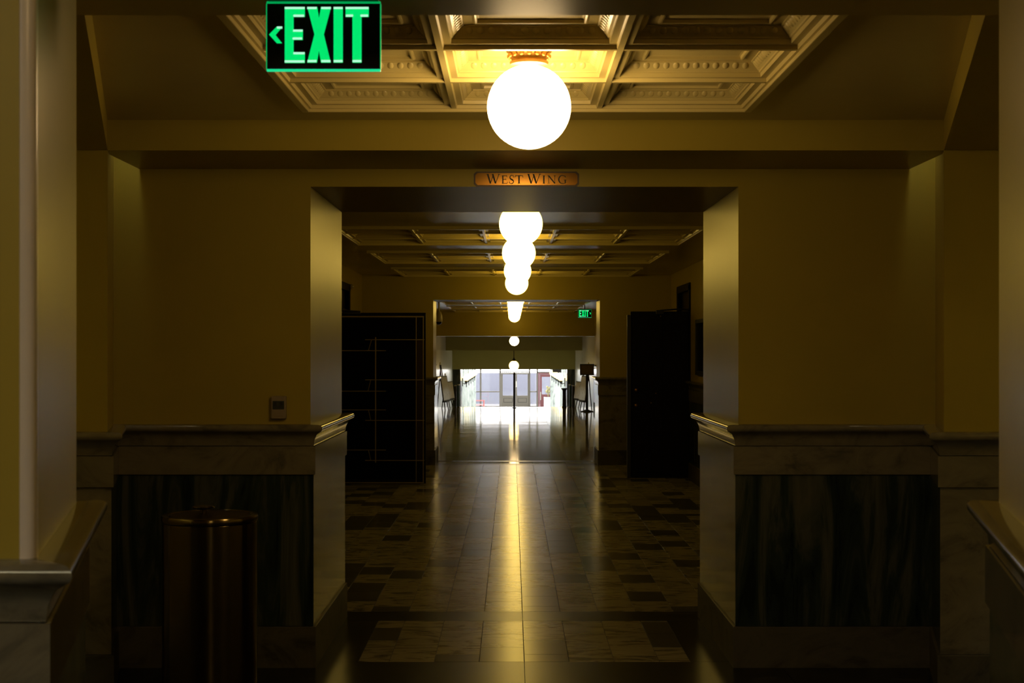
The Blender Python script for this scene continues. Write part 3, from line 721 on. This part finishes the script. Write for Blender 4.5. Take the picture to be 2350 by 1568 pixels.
B().box(DX(955.5), DX(971), -0.010, 0.0, DZ(1060), DZ(778)).build('push_plate', 'bronze_dark', t)
cl = B().box(DX(788), DX(828), -0.05, 0.0, DZ(722), DZ(714), 0.004).build('door_closer', 'black', t)
B().tube([(DX(826), -0.03, DZ(715)), (DX(800), -0.10, DZ(714)), (DX(772), 0.0, DZ(715))], 0.008, 8).build('closer_arm', 'black', cl)

d2 = 17.74
def EX(x): return xpx(x, d2) - HC
def EZ(y): return zpx(y, d2)
t = thing('open_door', 'plain black open door with a closer arm, standing out from the right corridor wall', 'door', (HC, d2, 0))
B().box(EX(1447), -0.02, 0.0, 0.045, 0.012, EZ(715), 0.003).build('leaf', 'door_dark', t)
B().box(EX(1439), EX(1448), -0.03, 0.05, 0.012, EZ(723), 0.003).build('edge_strip', 'black', t)
for (x0, x1, y0, y1) in ((1462, 1520, 730, 820), (1462, 1520, 836, 1000), (1462, 1520, 1015, 1085)):
    B().box(EX(x0), EX(x1), -0.008, 0.001, EZ(y1), EZ(y0), 0.003).build('raised_panel', 'door_dark', t)
for (x, y) in ((1459, 895), (1459, 930)):
    kb = B().sphere((EX(x), -0.05, EZ(y)), 0.022, 16, 10).build('knob', 'brass', t, 180)
    B().tube([(EX(x), 0.0, EZ(y)), (EX(x), -0.045, EZ(y))], 0.008, 8).build('spindle', 'brass', kb)
for (x, y) in ((1505, 903), (1494, 925), (1516, 726)):
    B().sphere((EX(x), -0.01, EZ(y)), 0.009, 12, 8).build('screw_head', 'brass', t, 180)
cl = B().box(EX(1505), EX(1522), -0.06, 0.0, EZ(722), EZ(712), 0.004).build('door_closer', 'black', t)
B().tube([(EX(1515), -0.05, EZ(713)), (EX(1560), -0.12, EZ(710)), (EX(1583), -0.03, EZ(712))], 0.010, 8).build('closer_arm', 'black', cl)
B().box(EX(1583.5), 0.0, -0.06, 0.0, EZ(723), EZ(703), 0.003).build('closer_bracket', 'black', cl)
t = thing('framed_picture', 'dark framed picture on the right corridor wall above the wainscot', 'picture', (HC, 16.4, 0))
for (y0, y1, z0, z1) in ((-0.6, 0.6, 1.31, 1.36), (-0.6, 0.6, 1.92, 1.97), (-0.6, -0.55, 1.36, 1.92), (0.55, 0.6, 1.36, 1.92)):
    B().box(-0.035, 0.0, y0, y1, z0, z1, 0.003).build('frame', 'black', t)
B().box(-0.012, 0.0, -0.56, 0.56, 1.35, 1.93).build('print', 'door_glass_dark', t)
sd = 18.45
t = thing('wall_sensor', 'tiny round sensor high on the left corridor wall beside the jamb', 'sensor', (-HC, sd, zpx(658, 18.45)))
B().lathe([(0.035, 0.0), (0.035, 0.02), (0.02, 0.03)], 20).build('body', 'plastic', t, 40).rotation_euler = (0, R(90), 0)
B().sphere((0.03, 0, 0), 0.016, 12, 8).build('lens', 'steel', t, 180)

# ------------------------------------------------------------------ far corridor things
dc = 31.0
t = thing('dome_camera', 'small pendant dome security camera at the upper left of the second portal', 'camera', (xpx(1007, dc), dc, CZ))
B().tube([(0, 0, 0), (0, 0, -0.22)], 0.02).build('stem', 'cam_body', t, 60)
B().lathe([(0.02, -0.2), (0.05, -0.22), (0.075, -0.30), (0.078, -0.42), (0.07, -0.43)], 28).build('housing', 'cam_body', t, 40)
B().sphere((0, 0, -0.43), 0.066, 24, 14).build('dome', 'cam_dome', t, 180)

def easel(label, loc, sx, h=1.25, group='easels by the stairs'):
    t = thing('display_easel', label, 'easel', loc, group, R(9) * sx)
    i = -sx          # sx: side of the corridor; the front faces the axis and turns a little to the near end
    for dy in (-0.22, 0.22):
        B().tube([(i * 0.14, dy, 0.0), (-i * 0.04, dy * 0.25, h)], 0.013, 8).build('front_leg', 'black', t)
    B().tube([(-i * 0.13, 0, 0.0), (-i * 0.03, 0, h * 0.95)], 0.013, 8).build('rear_leg', 'black', t)
    B().box(i * 0.06, i * 0.17, -0.26, 0.26, 0.22, 0.245, 0.003).build('tray', 'black', t)
    B().box(-i * 0.01, i * 0.03, -0.14, 0.14, h * 0.72, h * 0.75, 0.003).build('crossbar', 'black', t)
    B().lathe([(0.006, h - 0.01), (0.02, h), (0.02, h + 0.05), (0.008, h + 0.07)], 12, (-i * 0.04, 0, 0)).build('clip', 'steel', t, 40)
    return t
def board(label, et, sx, h=0.66):
    i = -sx
    p = Matrix.Rotation(R(9) * sx, 3, 'Z') @ Vector((i * 0.125, 0, 0)) + Vector(et.location)
    t = thing('poster_board', label, 'poster', (p.x, p.y, 0.247), 'poster boards on the easels', R(9) * sx)
    o1 = B().box(0, i * 0.022, -0.44, 0.44, 0, h, 0.003).build('frame', 'black', t)
    o2 = B().box(i * 0.0215, i * 0.027, -0.40, 0.40, 0.03, h - 0.03).build('sheet', 'print', t)
    for o in (o1, o2): o.rotation_euler = (0, R(-8) * i, 0)
for sx, nm in ((-1, 'left'), (1, 'right')):
    e1 = easel(f'black easel nearest the second portal by the {nm} wall', (sx * 1.95, 38.2, 0), sx, 1.22)
    board(f'white poster board on the nearer easel by the {nm} wall', e1, sx, 0.68)
    e2 = easel(f'black easel farther back by the {nm} wall near the stairs', (sx * 1.88, 39.5, 0), sx, 0.9)
    board(f'white poster board on the farther easel by the {nm} wall', e2, sx, 0.5)
    for q, (yy, m, lab) in enumerate(((40.12, 'black', 'black'), (40.3, 'blue_board', 'blue'))):
        t = thing('folded_board', f'{lab} board standing upright at the top of the stairs on the {nm}', 'board', (sx * (1.66 - 0.08 * q), yy, 0.0), 'upright boards beside the stairs')
        B().box(-0.025, 0.025, -0.1, 0.1, 0.02, 0.60 + 0.02 * q, 0.004).build('panel', m, t)
        B().box(-0.03, 0.03, -0.105, 0.105, 0.60 + 0.02 * q, 0.625 + 0.02 * q, 0.004).build('top_rail', 'steel', t)
        B().box(-0.034, 0.034, -0.1, 0.1, 0.0, 0.02, 0.004).build('foot', 'black', t)
# sign stand
ds = 37.3
t = thing('sign_stand', 'black floor stand holding a small brown notice on the right before the stairs', 'sign stand', (xpx(1347, ds), ds, 0))
B().prism([(-0.18, -0.18), (0.16, -0.18), (0.16, 0.18), (-0.18, 0.18)], 0.0, 0.014).build('base', 'black', t)
B().lathe([(0.15, 0.013), (0.10, 0.03), (0.05, 0.05)], 24).build('base_cone', 'black', t, 40)
B().tube([(0, 0, 0.03), (0, 0, 0.98)], 0.034, 16).build('pole', 'black', t, 60)
for (x0, x1, z0, z1) in ((-0.185, 0.185, 0.955, 0.98), (-0.185, 0.185, 1.225, 1.25), (-0.185, -0.16, 0.98, 1.225), (0.16, 0.185, 0.98, 1.225)):
    B().box(x0, x1, -0.045, -0.015, z0, z1, 0.003).build('frame', 'black', t)
B().box(-0.165, 0.165, -0.035, -0.02, 0.975, 1.23).build('notice', 'sign_brown', t)
# centre handrail
t = thing('handrail', 'dark centre handrail with its post at the head of the stairs', 'handrail', (0, 39.7, 0))
B().tube([(0, 0, 0), (0, 0, 0.95)], 0.028, 16).build('post', 'black', t, 60)
B().lathe([(0.07, 0.0), (0.07, 0.012), (0.03, 0.02)], 24).build('floor_flange', 'black', t, 40)
B().tube([(0, 0, 0.93), (0, 0.7, 0.90), (0, 4.1, -1.0)], 0.024, 14).build('rail', 'black', t, 60)
B().tube([(0, 4.1, ZL + 0.002), (0, 4.1, -1.0)], 0.028, 16).build('post', 'black', t, 60)
B().sphere((0, 0, 0.955), 0.036, 16, 10).build('finial', 'black', t, 180)
# pedestal
dp = 40.0
t = thing('pedestal', 'black pedestal with a flared top at the head of the stairs on the right', 'pedestal', (xpx(1295, dp), dp, 0))
B().lathe([(0.065, 0.0), (0.065, 0.03), (0.052, 0.04), (0.048, 0.46), (0.055, 0.49)], 24).build('column', 'black', t, 40)
B().lathe([(0.055, 0.489), (0.085, 0.525), (0.085, 0.545), (0.02, 0.546)], 24).build('top', 'black', t, 40)

# ------------------------------------------------------------------ lower lobby
SG = B().sphere((0, 0, 0), 0.115, 24, 12).mesh('globe', 'globe_mid', 180)
ords = ['first', 'second', 'third', 'fourth', 'fifth']
for sx, nm in ((-1, 'left'), (1, 'right')):
    for q, yy in enumerate((54.2, 57.2, 60.2, 63.2, 66.2)):
        t = thing('wall_sconce', f'{ords[q]} globe wall sconce on the {nm} lobby wall counted from the stairs', 'sconce', (sx * 1.96, yy, 0.56), 'globe sconces in the lobby')
        o = link('globe', SG, t, (-sx * 0.16, 0, 0))
        B().box(-0.03 * sx, 0.0, -0.05, 0.05, -0.32, 0.0, 0.004).build('back_plate', 'black', t)
        B().tube([(0, 0, -0.2), (-sx * 0.08, 0, -0.22), (-sx * 0.16, 0, -0.2), (-sx * 0.16, 0, -0.11)], 0.014, 8).build('arm', 'black', t)
        B().lathe([(0.008, -0.36), (0.018, -0.32), (0.014, -0.24), (0.03, -0.2), (0.05, -0.12), (0.055, -0.10)], 14, (-sx * 0.16, 0, 0)).build('cup', 'black', t, 40)
yd = 88.0; sd_ = yd / F
def LX(x): return xpx(x, yd)
def LZ_(y): return zpx(y, yd)
zt = 2.2
w1 = struct('window_1', 'glazed entrance screen of the lobby with side lights', 'window')
def fr(parent, x0, x1, z0, z1, y0=-0.04, y1=0.04, m='taupe', nm='mullion'):
    return B().box(x0, x1, yd + y0, yd + y1, z0, z1, 0.004).build(nm, m, parent)
xa, xb_, xc, xd_, xe = LX(1103), LX(1146.5), LX(1216), LX(1233), LX(1270)
for x in (-3.18, xa, xb_ + 0.04, xc - 0.02, xd_, xe): fr(w1, x - 0.05, x + 0.05, ZL, zt)
fr(w1, -3.2, xb_, ZL, ZL + 0.08); fr(w1, xc, xd_, ZL, ZL + 0.08)
fr(w1, xa, xb_, LZ_(900.5), LZ_(898)); fr(w1, xc, xd_, LZ_(900.5), LZ_(898)); fr(w1, -3.2, xa, LZ_(900.5), LZ_(898))
for (x0, x1) in ((-3.2, xa), (xa, xb_), (xc, xd_)):
    B().box(x0, x1, yd - 0.004, yd + 0.004, ZL + 0.08, zt).build('pane', 'glass', w1)
B().box(xb_, xc, yd - 0.004, yd + 0.004, ZL + 2.20, zt).build('pane', 'glass', w1)
fr(w1, xb_, xc, ZL + 2.14, ZL + 2.2)
B().box(xd_, 3.2, yd - 0.004, yd + 0.004, ZL + 2.2, zt).build('pane', 'glass', w1)
fr(w1, xd_, 3.2, ZL + 2.12, ZL + 2.2); fr(w1, xe, 3.2, ZL, ZL + 2.12, nm='solid_panel')
mid = (LX(1151) + LX(1214)) / 2
def entry_door(name, label, x0, x1, handle_x):
    dr = struct(name, label, 'door')
    z1 = ZL + 2.13; kz = LZ_(908)
    fr(dr, x0, x0 + 0.10, ZL + 0.01, z1, nm='stile'); fr(dr, x1 - 0.10, x1, ZL + 0.01, z1, nm='stile')
    fr(dr, x0 + 0.1, x1 - 0.1, z1 - 0.09, z1, nm='rail'); fr(dr, x0 + 0.1, x1 - 0.1, ZL + 0.01, kz, nm='rail')
    fr(dr, x0 + 0.15, x1 - 0.15, LZ_(924), LZ_(914), -0.046, -0.03, 'taupe_dark', 'kick_groove')
    fr(dr, x0 + 0.175, x1 - 0.175, LZ_(923.1), LZ_(914.9), -0.05, -0.03, 'taupe', 'kick_panel')
    B().box(x0 + 0.1, x1 - 0.1, yd - 0.004, yd + 0.004, kz, z1 - 0.09).build('pane', 'glass', dr)
    B().box(handle_x - 0.035, handle_x + 0.035, yd - 0.07, yd - 0.035, LZ_(889), LZ_(875), 0.004).build('push_plate', 'steel', dr)
entry_door('door_1', 'taupe glazed entrance door, left leaf', LX(1150), mid - 0.004, mid - 0.06)
entry_door('door_2', 'taupe glazed entrance door, right leaf', mid + 0.004, LX(1214.5), mid + 0.06)
# red door
t = struct('door_3', 'dusty red door with a glass pane at the right of the entrance', 'door')
x0, x1 = xd_ + 0.06, xe - 0.06
yr = yd - 0.10
def rb_(nm, x0, x1, z0, z1, y0=-0.05, m='red'): return B().box(x0, x1, yr + y0, yr + 0.03, z0, z1, 0.004).build(nm, m, t)
rb_('door_frame', x0, x0 + 0.08, ZL, ZL + 2.05); rb_('door_frame', x1 - 0.04, x1, ZL, ZL + 2.05); rb_('door_frame', x0, x1, ZL + 2.05, ZL + 2.12)
X0, X1 = x0 + 0.10, x1 - 0.05
rb_('stile', X0, X0 + 0.12, ZL + 0.01, ZL + 2.04, -0.03); rb_('stile', X1 - 0.1, X1, ZL + 0.01, ZL + 2.04, -0.03)
rb_('rail', X0 + 0.12, X1 - 0.1, ZL + 1.88, ZL + 2.04, -0.03); rb_('rail', X0 + 0.12, X1 - 0.1, ZL + 0.01, ZL + 0.80, -0.03)
rb_('lower_panel', X0 + 0.16, X1 - 0.14, ZL + 0.12, ZL + 0.55, -0.04)
B().box(X0 + 0.12, X1 - 0.1, yr - 0.004, yr + 0.004, ZL + 0.80, ZL + 1.88).build('pane', 'glass', t)
rb_('handle', X0 + 0.02, X0 + 0.07, ZL + 0.45, ZL + 0.95, -0.06, 'steel')
# planter with plant
t = thing('planter', 'white box planter in front of the red door', 'planter', (1.95, 79.0, ZL))
B().box(-0.24, 0.2, -0.2, 0.2, 0.0, 0.92, 0.01).build('box', 'white', t)
B().box(-0.2, 0.16, -0.16, 0.16, 0.90, 0.925).build('soil', 'soil', t)
pl = thing('potted_plant', 'dry yellowish plant growing from the white planter', 'plant', (1.95, 79.0, ZL + 0.927))
for q in range(14):
    a = rnd.uniform(0, 6.28); r_ = rnd.uniform(0.02, 0.16); h = rnd.uniform(0.25, 0.55)
    b = B().tube([(0.02 * math.cos(a), 0.02 * math.sin(a), 0), (r_ * math.cos(a) * 0.6, r_ * math.sin(a) * 0.6, h * 0.6), (r_ * math.cos(a), r_ * math.sin(a), h)], 0.006, 5)
    b.build('stem', 'leaf', pl)
    B().sphere((r_ * math.cos(a), r_ * math.sin(a), h), 0.06, 8, 6, (1, 0.4, 1.2)).build('leaf', 'leaf', pl, 180)
# red chair
t = thing('red_chair', 'red open-frame armchair by the left lobby wall near the entrance', 'chair', (-1.9, 80.8, ZL))
for (x, y) in ((-0.24, -0.24), (0.24, -0.24), (-0.24, 0.24), (0.24, 0.24)):
    B().tube([(x, y, 0), (x, y, 0.66 if x > 0 else 0.84)], 0.028, 8).build('leg', 'red_chair', t)
B().box(-0.26, 0.27, -0.26, 0.26, 0.40, 0.45, 0.01).build('seat', 'red_chair', t)
for z in (0.62, 0.72, 0.82): B().box(-0.265, -0.22, -0.25, 0.25, z - 0.03, z + 0.02, 0.005).build('back_slat', 'red_chair', t)
for y in (-0.25, 0.25): B().box(-0.26, 0.28, y - 0.025, y + 0.025, 0.64, 0.68, 0.006).build('armrest', 'red_chair', t)
# white display cabinet
t = thing('display_cabinet', 'white display cabinet against the right lobby wall behind the pedestal', 'cabinet', (2.0, 61.7, ZL))
B().box(-0.16, 0.15, -0.5, 0.5, 0.0, 1.86, 0.01).build('body', 'white', t)
for y in (-0.25, 0.25):
    q = B().box(-0.175, -0.158, y - 0.22, y + 0.22, 0.15, 1.55, 0.004).build('door', 'white', t)
    B().box(-0.19, -0.174, y - 0.02, y + 0.02, 0.8, 0.95, 0.002).build('handle', 'steel', q)
B().box(-0.18, 0.15, -0.52, 0.52, 1.84, 1.90, 0.01).build('cornice', 'white', t)
t = thing('hanging_sign', 'small dark sign hanging below the lobby ceiling on the right', 'sign', (xpx(1278, 58.0), 58.0, zpx(852.5, 58.0)))
B().box(-0.18, 0.18, -0.02, 0.02, -0.05, 0.10, 0.004).build('panel', 'door_dark', t)
for x in (-0.15, 0.15): B().tube([(x, 0, 0.1), (x, 0, 2.31 - zpx(852.5, 58.0))], 0.006, 6).build('hanger', 'black', t)

# ------------------------------------------------------------------ outside the entrance
S(B().box(-14, 14, 88.2, 97, ZL - 0.25, ZL - 0.05), 'floor_outside', 'outside_ground', 'pale paving outside the entrance doors', 'ground')
S(B().box(-14, 14, 95.0, 95.4, ZL - 0.2, zpx(856, 95.0)), 'wall_outside', 'outside_concrete' if 'outside_concrete' in M else 'outside_wall', 'pale concrete garden wall outside the entrance', 'wall')
